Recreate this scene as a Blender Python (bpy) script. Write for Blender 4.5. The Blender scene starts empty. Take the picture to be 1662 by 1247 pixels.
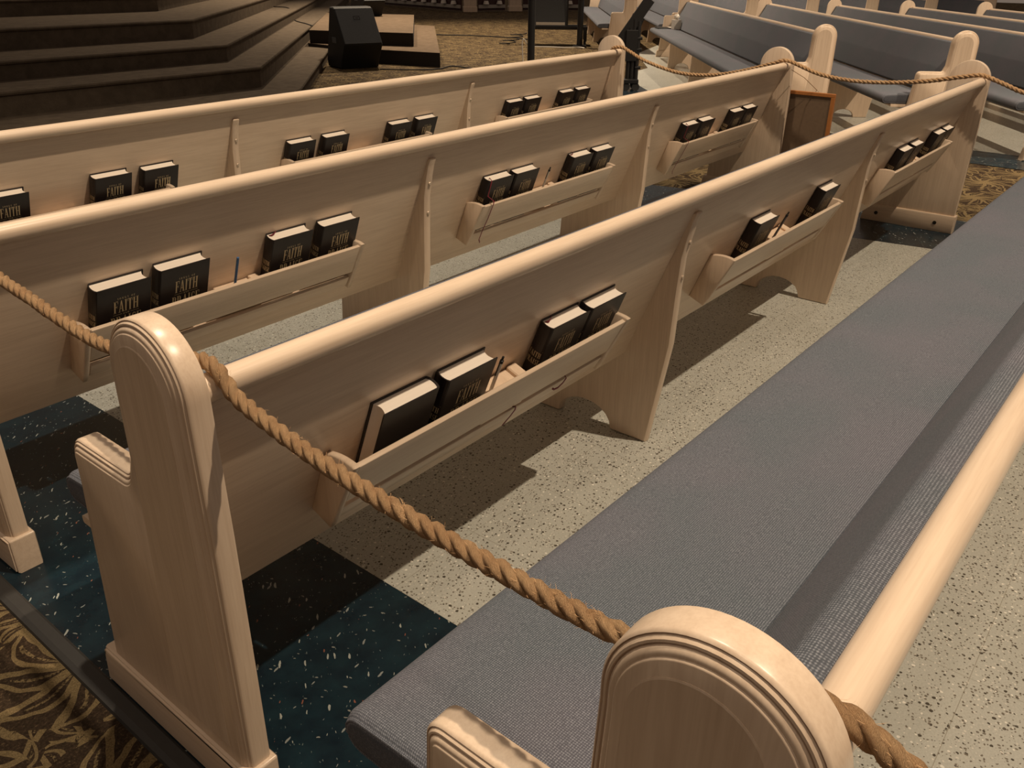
import bpy, bmesh, math, random
from mathutils import Vector, Matrix
random.seed(7)
SC = bpy.context.scene
COL = SC.collection
PI = math.pi

# ------------------------------------------------------------------ materials
def srgb(h):
    v = [int(h[i:i+2], 16)/255 for i in (0, 2, 4)]
    return tuple(c/12.92 if c <= .04045 else ((c+.055)/1.055)**2.4 for c in v) + (1,)

class NT:
    def __init__(s, name):
        s.m = bpy.data.materials.new(name); s.m.use_nodes = True
        s.t = s.m.node_tree; s.b = s.t.nodes['Principled BSDF']
    def n(s, typ, **kw):
        nd = s.t.nodes.new(typ)
        for k, v in kw.items():
            if k in nd.bl_rna.properties: setattr(nd, k, v)
            else: nd.inputs[k.replace('_', ' ')].default_value = v
        return nd
    def l(s, a, b): s.t.links.new(a, b)
    def mapping(s, scale=(1, 1, 1), rot=(0, 0, 0), coord='Object', src=None):
        mp = s.n('ShaderNodeMapping'); mp.inputs['Scale'].default_value = scale; mp.inputs['Rotation'].default_value = rot
        if src is None:
            tc = s.n('ShaderNodeTexCoord'); src = tc.outputs[coord]
        s.l(src, mp.inputs['Vector']); return mp.outputs['Vector']
    def noise(s, vec, scale, detail=3, rough=.5, dist=0):
        nd = s.n('ShaderNodeTexNoise'); nd.inputs['Scale'].default_value = scale
        nd.inputs['Detail'].default_value = detail; nd.inputs['Roughness'].default_value = rough
        nd.inputs['Distortion'].default_value = dist
        s.l(vec, nd.inputs['Vector']); return nd.outputs['Fac']
    def vor(s, vec, scale, feature='F1', dims='3D'):
        nd = s.n('ShaderNodeTexVoronoi'); nd.feature = feature; nd.voronoi_dimensions = dims
        nd.inputs['Scale'].default_value = scale; s.l(vec, nd.inputs['Vector']); return nd
    def math(s, op, a, b=None, c=None, clamp=False):
        nd = s.n('ShaderNodeMath'); nd.operation = op; nd.use_clamp = clamp
        for i, x in enumerate((a, b, c)):
            if x is None: continue
            if isinstance(x, (int, float)): nd.inputs[i].default_value = x
            else: s.l(x, nd.inputs[i])
        return nd.outputs[0]
    def ramp(s, fac, stops, interp='LINEAR'):
        nd = s.n('ShaderNodeValToRGB'); nd.color_ramp.interpolation = interp
        e = nd.color_ramp.elements
        e[0].position, e[0].color = stops[0][0], stops[0][1]
        e[1].position, e[1].color = stops[-1][0], stops[-1][1]
        for p, c in stops[1:-1]:
            x = e.new(p); x.color = c
        s.l(fac, nd.inputs['Fac']); return nd.outputs['Color']
    def mix(s, fac, a, b, blend='MIX'):
        nd = s.n('ShaderNodeMix'); nd.data_type = 'RGBA'; nd.blend_type = blend
        for i, x in ((0, fac), (6, a), (7, b)):
            if isinstance(x, (int, float, tuple)): nd.inputs[i].default_value = x
            else: s.l(x, nd.inputs[i])
        return nd.outputs[2]
    def bump(s, h, strength=.3, dist=.01):
        nd = s.n('ShaderNodeBump'); nd.inputs['Strength'].default_value = strength; nd.inputs['Distance'].default_value = dist
        s.l(h, nd.inputs['Height']); s.l(nd.outputs['Normal'], s.b.inputs['Normal'])
    def base(s, c):
        if isinstance(c, tuple): s.b.inputs['Base Color'].default_value = c
        else: s.l(c, s.b.inputs['Base Color'])
    def rough(s, r):
        if isinstance(r, (int, float)): s.b.inputs['Roughness'].default_value = r
        else: s.l(r, s.b.inputs['Roughness'])

def mat_plain(name, col, rough=.6, metal=0, spec=.5, bump=0, bscale=200):
    m = NT(name)
    v = m.mapping()
    f = m.noise(v, 60, 3)
    dk = tuple(c*.88 for c in col[:3]) + (1,)
    m.base(m.ramp(f, [(.3, dk), (.7, col)])); m.rough(rough); m.b.inputs['Metallic'].default_value = metal
    m.b.inputs['Specular IOR Level'].default_value = spec
    if bump: m.bump(m.noise(v, bscale, 2), bump, .001)
    return m.m

def mat_wood(name, axis, tone=1.0):
    m = NT(name)
    sc = [14, 14, 14]; sc[axis] = .9
    v = m.mapping(tuple(sc))
    g = m.noise(v, 4, 5, .6, .25)
    sc2 = [60, 60, 60]; sc2[axis] = 2.0
    g2 = m.noise(m.mapping(tuple(sc2)), 5, 2)
    big = m.noise(m.mapping(), 1.6, 2)
    c = m.ramp(g, [(.30, (.62*tone, .475*tone, .345*tone, 1)), (.52, (.70*tone, .55*tone, .41*tone, 1)), (.75, (.76*tone, .61*tone, .46*tone, 1))])
    c = m.mix(.16, c, m.ramp(g2, [(.35, (.50*tone, .36*tone, .25*tone, 1)), (.6, (.78*tone, .63*tone, .48*tone, 1))]))
    c = m.mix(.15, c, m.ramp(big, [(.35, (.60, .46, .36, 1)), (.65, (.80, .65, .50, 1))]))
    m.base(c); m.rough(.30); m.b.inputs['Specular IOR Level'].default_value = .42
    m.bump(g2, .05, .0006)
    return m.m

def mat_fabric(name):
    m = NT(name)
    tc = m.n('ShaderNodeTexCoord'); sx = m.n('ShaderNodeSeparateXYZ'); m.l(tc.outputs['Object'], sx.inputs[0])
    k = 2*PI/.0052
    yz = m.math('SUBTRACT', sx.outputs['Y'], m.math('MULTIPLY', sx.outputs['Z'], .75))
    a = m.math('SINE', m.math('MULTIPLY', m.math('ADD', sx.outputs['X'], yz), k*.7))
    b = m.math('SINE', m.math('MULTIPLY', m.math('SUBTRACT', sx.outputs['X'], yz), k*.7))
    w = m.math('MULTIPLY', a, b)
    n = m.noise(m.mapping(), 350, 2)
    f = m.math('ADD', m.math('MULTIPLY', w, .35), m.math('MULTIPLY', n, .9))
    c = m.ramp(f, [(.28, (.047, .053, .064, 1)), (.52, (.095, .104, .126, 1)), (.78, (.26, .27, .30, 1))])
    big = m.noise(m.mapping(), 3.5, 3)
    c = m.mix(.35, c, m.ramp(big, [(.35, (.080, .098, .114, 1)), (.65, (.126, .114, .140, 1))]))
    m.base(c); m.rough(.85); m.b.inputs['Specular IOR Level'].default_value = .25
    m.b.inputs['Sheen Weight'].default_value = .04; m.b.inputs['Sheen Roughness'].default_value = .5
    m.bump(w, .25, .0007)
    return m.m

def mat_terrazzo(name):
    m = NT(name)
    v = m.mapping()
    base = m.ramp(m.noise(v, 2.2, 3), [(.35, (.45, .455, .41, 1)), (.65, (.51, .515, .47, 1))])
    fine = m.noise(v, 220, 2)
    base = m.mix(.25, base, m.ramp(fine, [(.4, (.26, .26, .225, 1)), (.6, (.43, .43, .385, 1))]))
    wv = m.mapping((1, 1, 1))
    wn = m.n('ShaderNodeTexNoise'); wn.inputs['Scale'].default_value = 90; m.l(wv, wn.inputs['Vector'])
    warp = m.n('ShaderNodeMix'); warp.data_type = 'VECTOR'; warp.inputs[0].default_value = .006
    m.l(wv, warp.inputs[4]); m.l(wn.outputs['Color'], warp.inputs[5])
    wvec = warp.outputs[1]
    for sc, th, gate, col in ((74, .17, .70, (.075, .065, .05, 1)), (130, .22, .62, (.17, .15, .12, 1)), (62, .12, .84, (.74, .72, .65, 1)), (110, .17, .76, (.60, .58, .52, 1))):
        vo = m.vor(m.mapping((1, 1, 1), (0, 0, sc), src=wvec), sc, dims='2D')
        sp = m.n('ShaderNodeSeparateColor'); m.l(vo.outputs['Color'], sp.inputs[0])
        rad = m.math('MULTIPLY', sp.outputs[1], th*1.6)
        mask = m.math('MULTIPLY', m.math('LESS_THAN', vo.outputs['Distance'], m.math('ADD', rad, .04)), m.math('GREATER_THAN', sp.outputs[0], gate))
        base = m.mix(mask, base, col)
    # tile joints
    tc = m.n('ShaderNodeTexCoord'); sx = m.n('ShaderNodeSeparateXYZ'); m.l(tc.outputs['Object'], sx.inputs[0])
    T = .3048
    def line(o, off):
        f = m.math('FRACT', m.math('DIVIDE', m.math('ADD', o, off), T))
        return m.math('LESS_THAN', m.math('MINIMUM', f, m.math('SUBTRACT', 1.0, f)), .0028)
    ln = m.math('MAXIMUM', line(sx.outputs['X'], 30.48-.605), line(sx.outputs['Y'], 30.48+.99))
    base = m.mix(m.math('MULTIPLY', ln, .55), base, (.20, .17, .12, 1))
    m.base(base); m.rough(.34); m.b.inputs['Specular IOR Level'].default_value = .4
    return m.m

def mat_blue(name):
    m = NT(name)
    v = m.mapping()
    base = m.ramp(m.noise(v, 12, 4, .6), [(.35, (.006, .014, .022, 1)), (.65, (.010, .026, .036, 1))])
    for i, (sc, ang, st, th, gate, col) in enumerate(((14, -.9, 4.2, .14, .76, (.34, .36, .33, 1)), (13, -.3, 3.4, .10, .82, (.24, .26, .25, 1)),
                                       (28, 1.1, 2.4, .12, .84, (.22, .23, .21, 1)), (20, -.7, 2.8, .09, .90, (.22, .09, .06, 1)), (40, -.9, 3.0, .11, .78, (.12, .15, .15, 1)))):
        wn = m.n('ShaderNodeTexNoise'); wn.inputs['Scale'].default_value = 45+i*7; m.l(v, wn.inputs['Vector'])
        warp = m.n('ShaderNodeMix'); warp.data_type = 'VECTOR'; warp.inputs[0].default_value = .010
        m.l(v, warp.inputs[4]); m.l(wn.outputs['Color'], warp.inputs[5])
        r1 = m.mapping((1, 1, 1), (0, 0, ang), src=warp.outputs[1])
        r2 = m.mapping((1, st, 1), src=r1)
        vo = m.vor(r2, sc, dims='2D')
        sp = m.n('ShaderNodeSeparateColor'); m.l(vo.outputs['Color'], sp.inputs[0])
        rad = m.math('MULTIPLY', sp.outputs[1], th)
        mask = m.math('MULTIPLY', m.math('LESS_THAN', vo.outputs['Distance'], m.math('ADD', rad, .02)), m.math('GREATER_THAN', sp.outputs[0], gate))
        base = m.mix(mask, base, col)
    m.base(base); m.rough(.24); m.b.inputs['Specular IOR Level'].default_value = .35
    return m.m

def mat_carpet(name, gold=(.175, .125, .062, 1), dark=(.040, .026, .016, 1), sc=3.3):
    m = NT(name)
    v0 = m.mapping()
    wn = m.n('ShaderNodeTexNoise'); wn.inputs['Scale'].default_value = 7; wn.inputs['Detail'].default_value = 2; m.l(v0, wn.inputs['Vector'])
    warp = m.n('ShaderNodeMix'); warp.data_type = 'VECTOR'; warp.inputs[0].default_value = .07
    m.l(v0, warp.inputs[4]); m.l(wn.outputs['Color'], warp.inputs[5])
    vec = warp.outputs[1]
    def fan(scale, rotz, n, R, lw, shift):
        """outlined pointed leaves radiating from each cell centre"""
        mp = m.mapping((1, 1, 0), (0, 0, rotz), src=vec)
        mp = m.mapping((scale, scale, 0), src=mp)
        vo = m.vor(mp, 1.0, dims='2D')
        d = m.n('ShaderNodeVectorMath'); d.operation = 'SUBTRACT'
        m.l(mp, d.inputs[0]); m.l(vo.outputs['Position'], d.inputs[1])
        s2 = m.n('ShaderNodeSeparateXYZ'); m.l(d.outputs[0], s2.inputs[0])
        r = vo.outputs['Distance']
        ang = m.math('ADD', m.math('ARCTAN2', s2.outputs['Y'], s2.outputs['X']), m.math('MULTIPLY', r, shift))
        f = m.math('SUBTRACT', m.math('FRACT', m.math('MULTIPLY', ang, n/(2*PI))), .5)
        a = m.math('ABSOLUTE', f)
        t = m.math('DIVIDE', r, R, clamp=True)
        w = m.math('MULTIPLY', m.math('SINE', m.math('MULTIPLY', m.math('POWER', t, .8), PI)), .40)
        arc = m.math('MULTIPLY', m.math('ABSOLUTE', m.math('SUBTRACT', a, w)), m.math('MULTIPLY', r, 2*PI/n))
        line = m.math('MULTIPLY', m.math('LESS_THAN', arc, lw), m.math('LESS_THAN', r, R*1.02))
        rib = m.math('MULTIPLY', m.math('LESS_THAN', m.math('MULTIPLY', a, m.math('MULTIPLY', r, 2*PI/n)), lw*.45), m.math('MULTIPLY', m.math('LESS_THAN', r, R*.8), m.math('GREATER_THAN', r, R*.25)))
        return m.math('MAXIMUM', line, m.math('MULTIPLY', rib, .6)), m.math('LESS_THAN', r, R)
    a, ina = fan(sc, .4, 9, .62, .026, 1.4)
    b, inb = fan(sc*2.1, 1.3, 6, .52, .042, -2.4)
    c, inc = fan(sc*3.4, 2.3, 5, .48, .07, 3.0)
    out = m.math('SUBTRACT', 1.0, ina)
    small = m.math('MULTIPLY', m.math('MAXIMUM', b, m.math('MULTIPLY', c, m.math('SUBTRACT', 1.0, inb))), out)
    msk = m.math('MAXIMUM', a, small)
    nf = m.noise(v0, 420, 2, .7)
    nm = m.noise(v0, 150, 3, .7)
    nb = m.noise(v0, 24, 2, .5)
    gd = m.ramp(nf, [(.3, tuple(c*.5 for c in gold[:3])+(1,)), (.55, gold), (.8, tuple(min(1, c*1.45) for c in gold[:3])+(1,))])
    dkc = m.ramp(nm, [(.35, tuple(c*.55 for c in dark[:3])+(1,)), (.55, dark), (.80, tuple(c*2.4 for c in dark[:3])+(1,))])
    k = m.math('ADD', m.math('MULTIPLY', msk, .85), m.math('MULTIPLY', m.math('SUBTRACT', nm, .5), 2.2))
    k = m.math('ADD', k, m.math('MULTIPLY', m.math('SUBTRACT', nb, .5), .5))
    k = m.math('MULTIPLY', m.math('SUBTRACT', k, .30), 3.2, clamp=True)
    m.base(m.mix(k, dkc, gd)); m.rough(.95); m.b.inputs['Specular IOR Level'].default_value = .1
    m.bump(nf, .8, .003)
    return m.m

def mat_pile(name, c0, c1):
    m = NT(name); v = m.mapping()
    n = m.noise(v, 260, 3, .7); b = m.noise(v, 9, 4, .6)
    c = m.mix(.5, m.ramp(n, [(.35, c0), (.7, c1)]), m.ramp(b, [(.35, c0), (.7, c1)]))
    m.base(c); m.rough(.95); m.b.inputs['Specular IOR Level'].default_value = .1; m.bump(n, .6, .003)
    return m.m

def mat_rope(name):
    m = NT(name)
    tc = m.n('ShaderNodeTexCoord')
    mp = m.mapping((40, 6, 1), (0, 0, .35), src=tc.outputs['UV'])
    f = m.noise(mp, 3.0, 4, .7)
    mp2 = m.mapping((9, 60, 1), (0, 0, .5), src=tc.outputs['UV'])
    f2 = m.noise(mp2, 1.5, 3, .7)
    big = m.noise(m.mapping(), 30, 3)
    k = m.math('ADD', m.math('MULTIPLY', f2, .65), m.math('MULTIPLY', f, .35))
    c = m.ramp(k, [(.30, (.16, .075, .030, 1)), (.46, (.48, .27, .13, 1)), (.60, (.68, .44, .24, 1)), (.76, (.90, .68, .44, 1))])
    c = m.mix(.3, c, m.ramp(big, [(.35, (.40, .22, .10, 1)), (.65, (.72, .49, .27, 1))]))
    m.base(c); m.rough(.75); m.b.inputs['Specular IOR Level'].default_value = .3; m.bump(k, 1.0, .006)
    return m.m

def mat_pages(name):
    m = NT(name); v = m.mapping((1, 900, 1))
    f = m.noise(v, 1.5, 2)
    m.base(m.ramp(f, [(.3, (.86, .76, .65, 1)), (.7, (.98, .90, .80, 1))])); m.rough(.8)
    return m.m

M = dict(
    woodx=mat_wood('pickled oak grain along', 0), woodz=mat_wood('pickled oak grain upright', 2),
    woody=mat_wood('pickled oak grain across', 1), woodl=mat_wood('pickled oak pale block', 1, 1.15),
    fabric=mat_fabric('blue grey woven upholstery'),
    terr=mat_terrazzo('cream speckled tile'), blue=mat_blue('navy tile with chip flecks'),
    carpet=mat_carpet('gold and brown scroll carpet'),
    stair=mat_pile('brown stair carpet', (.075, .058, .042, 1), (.15, .118, .085, 1)),
    board=mat_pile('taupe step carpet', (.11, .078, .050, 1), (.20, .145, .10, 1)), riser_shade=mat_plain('step carpet with painted riser shade', (.020, .014, .009, 1), .9),  # second one paints the shade on the step sides as a darker colour
    rope=mat_rope('manila rope'), pages=mat_pages('cream page edges'),
    leather=mat_plain('black hymnal leatherette', (.015, .010, .010, 1), .42, 0, .4, .2, 900),
    gold=mat_plain('gold foil lettering', (.62, .50, .30, 1), .45, .15),
    ribbon=mat_plain('maroon ribbon', (.20, .012, .028, 1), .5),
    black=mat_plain('black painted metal', (.012, .011, .011, 1), .45),
    blackp=mat_plain('black cabinet covering', (.007, .006, .006, 1), .7),
    grille=mat_plain('dark speaker grille', (.085, .092, .098, 1), .65, 0, .4, .4, 700),
    rubber=mat_plain('dark rubber strip', (.030, .028, .026, 1), .55),
    screw=mat_plain('brushed screw cap', (.62, .50, .38, 1), .35, .3),
    bolt=mat_plain('dark bolt', (.03, .025, .02, 1), .4, .5),
    white=mat_plain('white plastic', (.75, .70, .62, 1), .4),
    paper=mat_plain('white paper', (.80, .74, .66, 1), .8),
    tissuebox=mat_plain('pale printed card box', (.45, .41, .36, 1), .7),
    bluep=mat_plain('blue plastic pencil', (.06, .16, .36, 1), .4),
    greyp=mat_plain('grey pen barrel', (.16, .15, .15, 1), .35),
    frame=mat_plain('orange stained frame wood', (.42, .155, .04, 1), .4),
    backing=mat_plain('brown hardboard backing', (.165, .105, .062, 1), .75),
    cord=mat_plain('string', (.30, .15, .06, 1), .8),
    inlay=mat_wood('pickled oak inset grain', 2, .97),
    darkwood=mat_plain('dark mahogany panel', (.06, .022, .018, 1), .5),
)

# ------------------------------------------------------------------ helpers
def link(name, bm, mat, parent=None, smooth=True, loc=None, bevel=0, angle=35):
    me = bpy.data.meshes.new(name); bmesh.ops.recalc_face_normals(bm, faces=bm.faces); bm.to_mesh(me); bm.free()
    for p in me.polygons: p.use_smooth = smooth
    if smooth:
        try: me.set_sharp_from_angle(angle=math.radians(angle))
        except Exception: pass
    if mat: me.materials.append(mat)
    o = bpy.data.objects.new(name, me); COL.objects.link(o)
    if parent: o.parent = parent
    if loc: o.location = loc
    if bevel:
        b = o.modifiers.new('edge', 'BEVEL'); b.width = bevel; b.segments = 2; b.limit_method = 'ANGLE'
    return o
def thing(name, label, cat, loc=(0, 0, 0), rotz=0, group=None):
    o = bpy.data.objects.new(name, None); COL.objects.link(o); o.empty_display_size = .1
    o.location = loc; o.rotation_euler = (0, 0, rotz); o['label'] = label; o['category'] = cat
    if group: o['group'] = group
    return o
def tag(o, label=None, cat=None, group=None, kind=None):
    if label: o['label'] = label
    if cat: o['category'] = cat
    if group: o['group'] = group
    if kind: o['kind'] = kind
    return o
def box(bm, x0, x1, y0, y1, z0, z1, M4=None):
    vs = [bm.verts.new((x, y, z)) for x in (x0, x1) for y in (y0, y1) for z in (z0, z1)]
    for f in ((0, 1, 3, 2), (4, 6, 7, 5), (0, 4, 5, 1), (2, 3, 7, 6), (0, 2, 6, 4), (1, 5, 7, 3)): bm.faces.new([vs[i] for i in f])
    if M4 is not None:
        for v in vs: v.co = M4 @ v.co
    return vs
def prism(bm, pts, a, b, f):
    A = [bm.verts.new(f(p, a)) for p in pts]; B = [bm.verts.new(f(p, b)) for p in pts]
    n = len(pts)
    bm.faces.new(A); bm.faces.new(B[::-1])
    for i in range(n): bm.faces.new((A[i], B[i], B[(i+1) % n], A[(i+1) % n]))
def tube(bm, path, r, seg=10, caps=True, uvl=None):
    rings = []; n = len(path); up0 = Vector((0, 0, 1))
    for i, p in enumerate(path):
        p = Vector(p); a = Vector(path[max(i-1, 0)]); b = Vector(path[min(i+1, n-1)])
        t = (b-a).normalized()
        up = up0 if abs(t.z) < .95 else Vector((1, 0, 0))
        s = t.cross(up).normalized(); u = s.cross(t)
        rr = r(i/(n-1)) if callable(r) else r
        rings.append([bm.verts.new(p+(s*math.cos(2*PI*k/seg)+u*math.sin(2*PI*k/seg))*rr) for k in range(seg)])
    for i in range(n-1):
        for k in range(seg):
            bm.faces.new((rings[i][k], rings[i][(k+1) % seg], rings[i+1][(k+1) % seg], rings[i+1][k]))
    if caps: bm.faces.new(rings[0][::-1]); bm.faces.new(rings[-1])
def cyl(bm, c, r, z0, z1, seg=16):
    tube(bm, [(c[0], c[1], z0), (c[0], c[1], z1)], r, seg)
def fillet(pts, seg=6):
    """pts: (y, z, r) corners -> rounded closed outline"""
    out = []; n = len(pts)
    for i in range(n):
        y, z, r = pts[i]; P = Vector((y, z))
        if r <= 0: out.append((y, z)); continue
        A = Vector(pts[i-1][:2]); B = Vector(pts[(i+1) % n][:2])
        d1 = (A-P).normalized(); d2 = (B-P).normalized()
        ang = d1.angle(d2)
        t = min(r/math.tan(ang/2), (A-P).length*.49, (B-P).length*.49); rr = t*math.tan(ang/2)
        c = P+(d1+d2).normalized()*(rr/math.sin(ang/2))
        a = P+d1*t-c; b = P+d2*t-c
        tot = a.angle(b); sgn = 1 if a.x*b.y-a.y*b.x > 0 else -1
        for k in range(seg+1):
            th = sgn*tot*k/seg
            out.append((c.x+a.x*math.cos(th)-a.y*math.sin(th), c.y+a.x*math.sin(th)+a.y*math.cos(th)))
    return out
def offset(poly, d):
    n = len(poly); area = sum(poly[i][0]*poly[(i+1) % n][1]-poly[(i+1) % n][0]*poly[i][1] for i in range(n))
    sg = 1 if area > 0 else -1
    out = []
    for i in range(n):
        a = Vector(poly[i-1]); p = Vector(poly[i]); b = Vector(poly[(i+1) % n])
        e1 = (p-a); e2 = (b-p)
        if e1.length < 1e-7: e1 = e2
        if e2.length < 1e-7: e2 = e1
        e1 = e1.normalized(); e2 = e2.normalized()
        n1 = Vector((-e1.y, e1.x))*sg; n2 = Vector((-e2.y, e2.x))*sg
        m = n1+n2
        if m.length < 1e-4: m = n1
        m.normalize(); k = max(m.dot(n1), .5)
        q = p+m*(d/k); out.append((q.x, q.y))
    return out
def rings_prism(bm, poly, prof):
    """prof: list of (inset, x): a prism in x whose outline shrinks by inset; capped at both ends"""
    R = []
    for d, x in prof:
        pl = offset(poly, d) if d else poly
        R.append([bm.verts.new((x, q[0], q[1])) for q in pl])
    n = len(poly)
    for a, b in zip(R, R[1:]):
        for i in range(n): bm.faces.new((a[i], a[(i+1) % n], b[(i+1) % n], b[i]))
    caps = [bm.faces.new(R[0][::-1]), bm.faces.new(R[-1])]
    bm.normal_update()
    if n > 12: bmesh.ops.triangulate(bm, faces=caps, ngon_method='EAR_CLIP')
def rr(r, x0, x1, seg=4):
    a = [(r*(1-math.sin(t*PI/2/seg)), x0+r*(1-math.cos(t*PI/2/seg))) for t in range(seg+1)]
    return a+[(d, x1-(x-x0)) for d, x in a[::-1]]

# ------------------------------------------------------------------ pew dimensions (measured)
YH, ZH, RH = .0719, .8608, .1065      # centre and radius of the rounded head
TH = .049                              # thickness of an end
P0 = Vector((.216, .30)); U = Vector((-.3623, .932)); O = Vector((-.932, -.3623))   # back board: foot, up-slope, outward (rear)
def back(s, o): q = P0+U*s+O*o; return (q.x, q.y)
RAIL = (0, .860, .0225)

def end_outline():
    pts = [(-.024, .0, 0), (-.036, .50, 0)]
    out = [(-.024, 0.0), (-.030, .30), (-.0346, .60)]
    out += [(YH-RH*math.cos(PI*k/32), ZH+RH*math.sin(PI*k/32)) for k in range(33)]
    f = fillet([(YH+RH, ZH-.02, 0), (.184, .70, 0), (.204, .651, .018), (.408, .651, .031), (.413, .556, 0), (.478, .0, 0), (-.024, 0, 0)])
    out += f[:-1]
    return out[::-1]
def make_end(parent, x, sgn, bolts=False):
    """x: outer face; sgn +1 body grows toward +x"""
    poly = end_outline()
    prof = [(.004, TH), (.001, TH-.001), (0, TH-.004), (0, .0150), (.0012, .0120), (.0030, .0105), (.0042, .0125), (.0054, .0100), (.0075, .0072), (.0098, .0066), (.0112, .0090), (.0126, .0060), (.0150, .0036), (.0180, .0022), (.0200, .0024), (.0212, .0008), (.0225, 0)]
    bm = bmesh.new(); rings_prism(bm, poly, [(d, x+sgn*t) for d, t in prof])
    e = link('end_panel', bm, M['woodz'], parent, angle=32)
    # inset arch field
    arch = [(.022, .135)] + [(.013, .60)] + [(.079-.066*math.cos(PI*k/20), .860+.066*math.sin(PI*k/20)) for k in range(21)] + [(.152, .70), (.196, .135)]
    arch = arch[::-1]
    bm = bmesh.new(); rings_prism(bm, arch, [(0, x+sgn*.002), (0, x-sgn*.0006), (.0016, x-sgn*.0014)])
    link('inset_field', bm, M['inlay'], e, angle=20)
    # plinth
    bm = bmesh.new()
    pl = fillet([(-.034, 0, 0), (.504, 0, 0), (.490, .088, .004), (.484, .104, .004), (-.036, .104, .006)])
    rings_prism(bm, pl, [(d, x+sgn*t) for d, t in [(.004, TH+.009), (0, TH+.006), (0, .0), (.003, -.005), (.006, -.0055), (.007, -.009), (.012, -.010)]])
    link('plinth', bm, M['woody'], e, angle=40)
    if bolts:
        for y in (.07, .415):
            bm = bmesh.new(); tube(bm, [(x+sgn*(TH+.008), y, .052), (x+sgn*(TH+.0115), y, .052)], .011, 14)
            link('bolt', bm, M['bolt'], e)
    return e
def make_support(parent, x, t=.033):
    pts = [(.006, .802, .008), (.018, .772, .01), (.031, .722, 0), (.044, .655, 0), (.051, .53, 0), (.057, .37, 0), (.114, 0, 0), (.248, 0, 0)]
    arch = [(.36-.105*math.cos(PI*k/10), .006+.075*math.sin(PI*k/10)) for k in range(11)]
    pts2 = [(.47, 0, 0), (.575, 0, 0), (.548, .366, 0), (.195, .366, 0)]
    a = fillet(pts+[(q[0], q[1], 0) for q in arch]+pts2+[(back(.06, -.004)[0], back(.06, -.004)[1], 0), (back(.53, -.004)[0], back(.53, -.004)[1], 0)])
    a = a[::-1]
    bm = bmesh.new(); rings_prism(bm, a, [(.004, x-t/2), (0, x-t/2+.005), (0, x+t/2-.005), (.004, x+t/2)])
    s = link('centre_support', bm, M['woodz'], parent, angle=50)
    for y, z in ((.0345, .703), (.0475, .592)):
        bm = bmesh.new(); tube(bm, [(x, y+.004, z), (x, y-.003, z), (x, y-.005, z)], lambda f: .007 if f < .9 else .005, 12)
        link('screw_cap', bm, M['screw'], s)
def back_prism(bm, s0, s1, o0, o1, x0, x1, r=.003):
    pl = [back(s0, o0), back(s1, o0), back(s1, o1), back(s0, o1)]
    q = fillet([(a, b, r) for a, b in pl], 3)
    rings_prism(bm, q, [(r, x0), (0, x0+r), (0, x1-r), (r, x1)])
def slat(bm, s0, o0, s1, o1, t, x0, x1, r=.002):
    """board between (s0,o0) bottom and (s1,o1) top, thickness t inward"""
    a = P0+U*s0+O*o0; b = P0+U*s1+O*o1; d = (b-a).normalized(); nn = Vector((-d.y, d.x))
    if nn.dot(O) > 0: nn = -nn
    q = fillet([(p.x, p.y, r) for p in (a+nn*t, b+nn*t, b, a)], 3)
    rings_prism(bm, q, [(r, x0), (0, x0+r), (0, x1-r), (r, x1)])
def make_rack(parent, x0, x1, ds=0.0, pen=.775):
    bm = bmesh.new(); slat(bm, .197+ds, .068, .314+ds, .080, .012, x0+.004, x1-.004)
    rk = link('book_rack', bm, M['woodx'], parent)
    bm = bmesh.new(); slat(bm, .132+ds, .056, .173+ds, .063, .014, x0+.008, x1-.008)
    link('lower_slat', bm, M['woodx'], rk)
    bm = bmesh.new(); back_prism(bm, .128+ds, .140+ds, .001, .048, x0+.012, x1-.012); link('rack_floor', bm, M['woodx'], rk)
    for xa in (x0-.014, x1-.004):
        q = [back(.122+ds, 0), back(.120+ds, .060), back(.150+ds, .066)] + [back(.322+ds-.030*(k/8)**2.0, .0835-.0835*k/8) for k in range(9)]
        bm = bmesh.new(); rings_prism(bm, fillet([(a, b, .0) for a, b in q]), [(.003, xa), (0, xa+.003), (0, xa+.015), (.003, xa+.018)])
        link('rack_end', bm, M['woodz'], rk, angle=60)
    bm = bmesh.new(); back_prism(bm, .18, .262+ds, .004, .062, x0+pen-.345, x0+pen-.345+.125)
    back_prism(bm, .18, .270+ds, .004, .062, x0+pen-.345+.126, x0+pen-.345+.160)
    link('pen_block', bm, M['woodl'], rk)
    return rk
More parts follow.
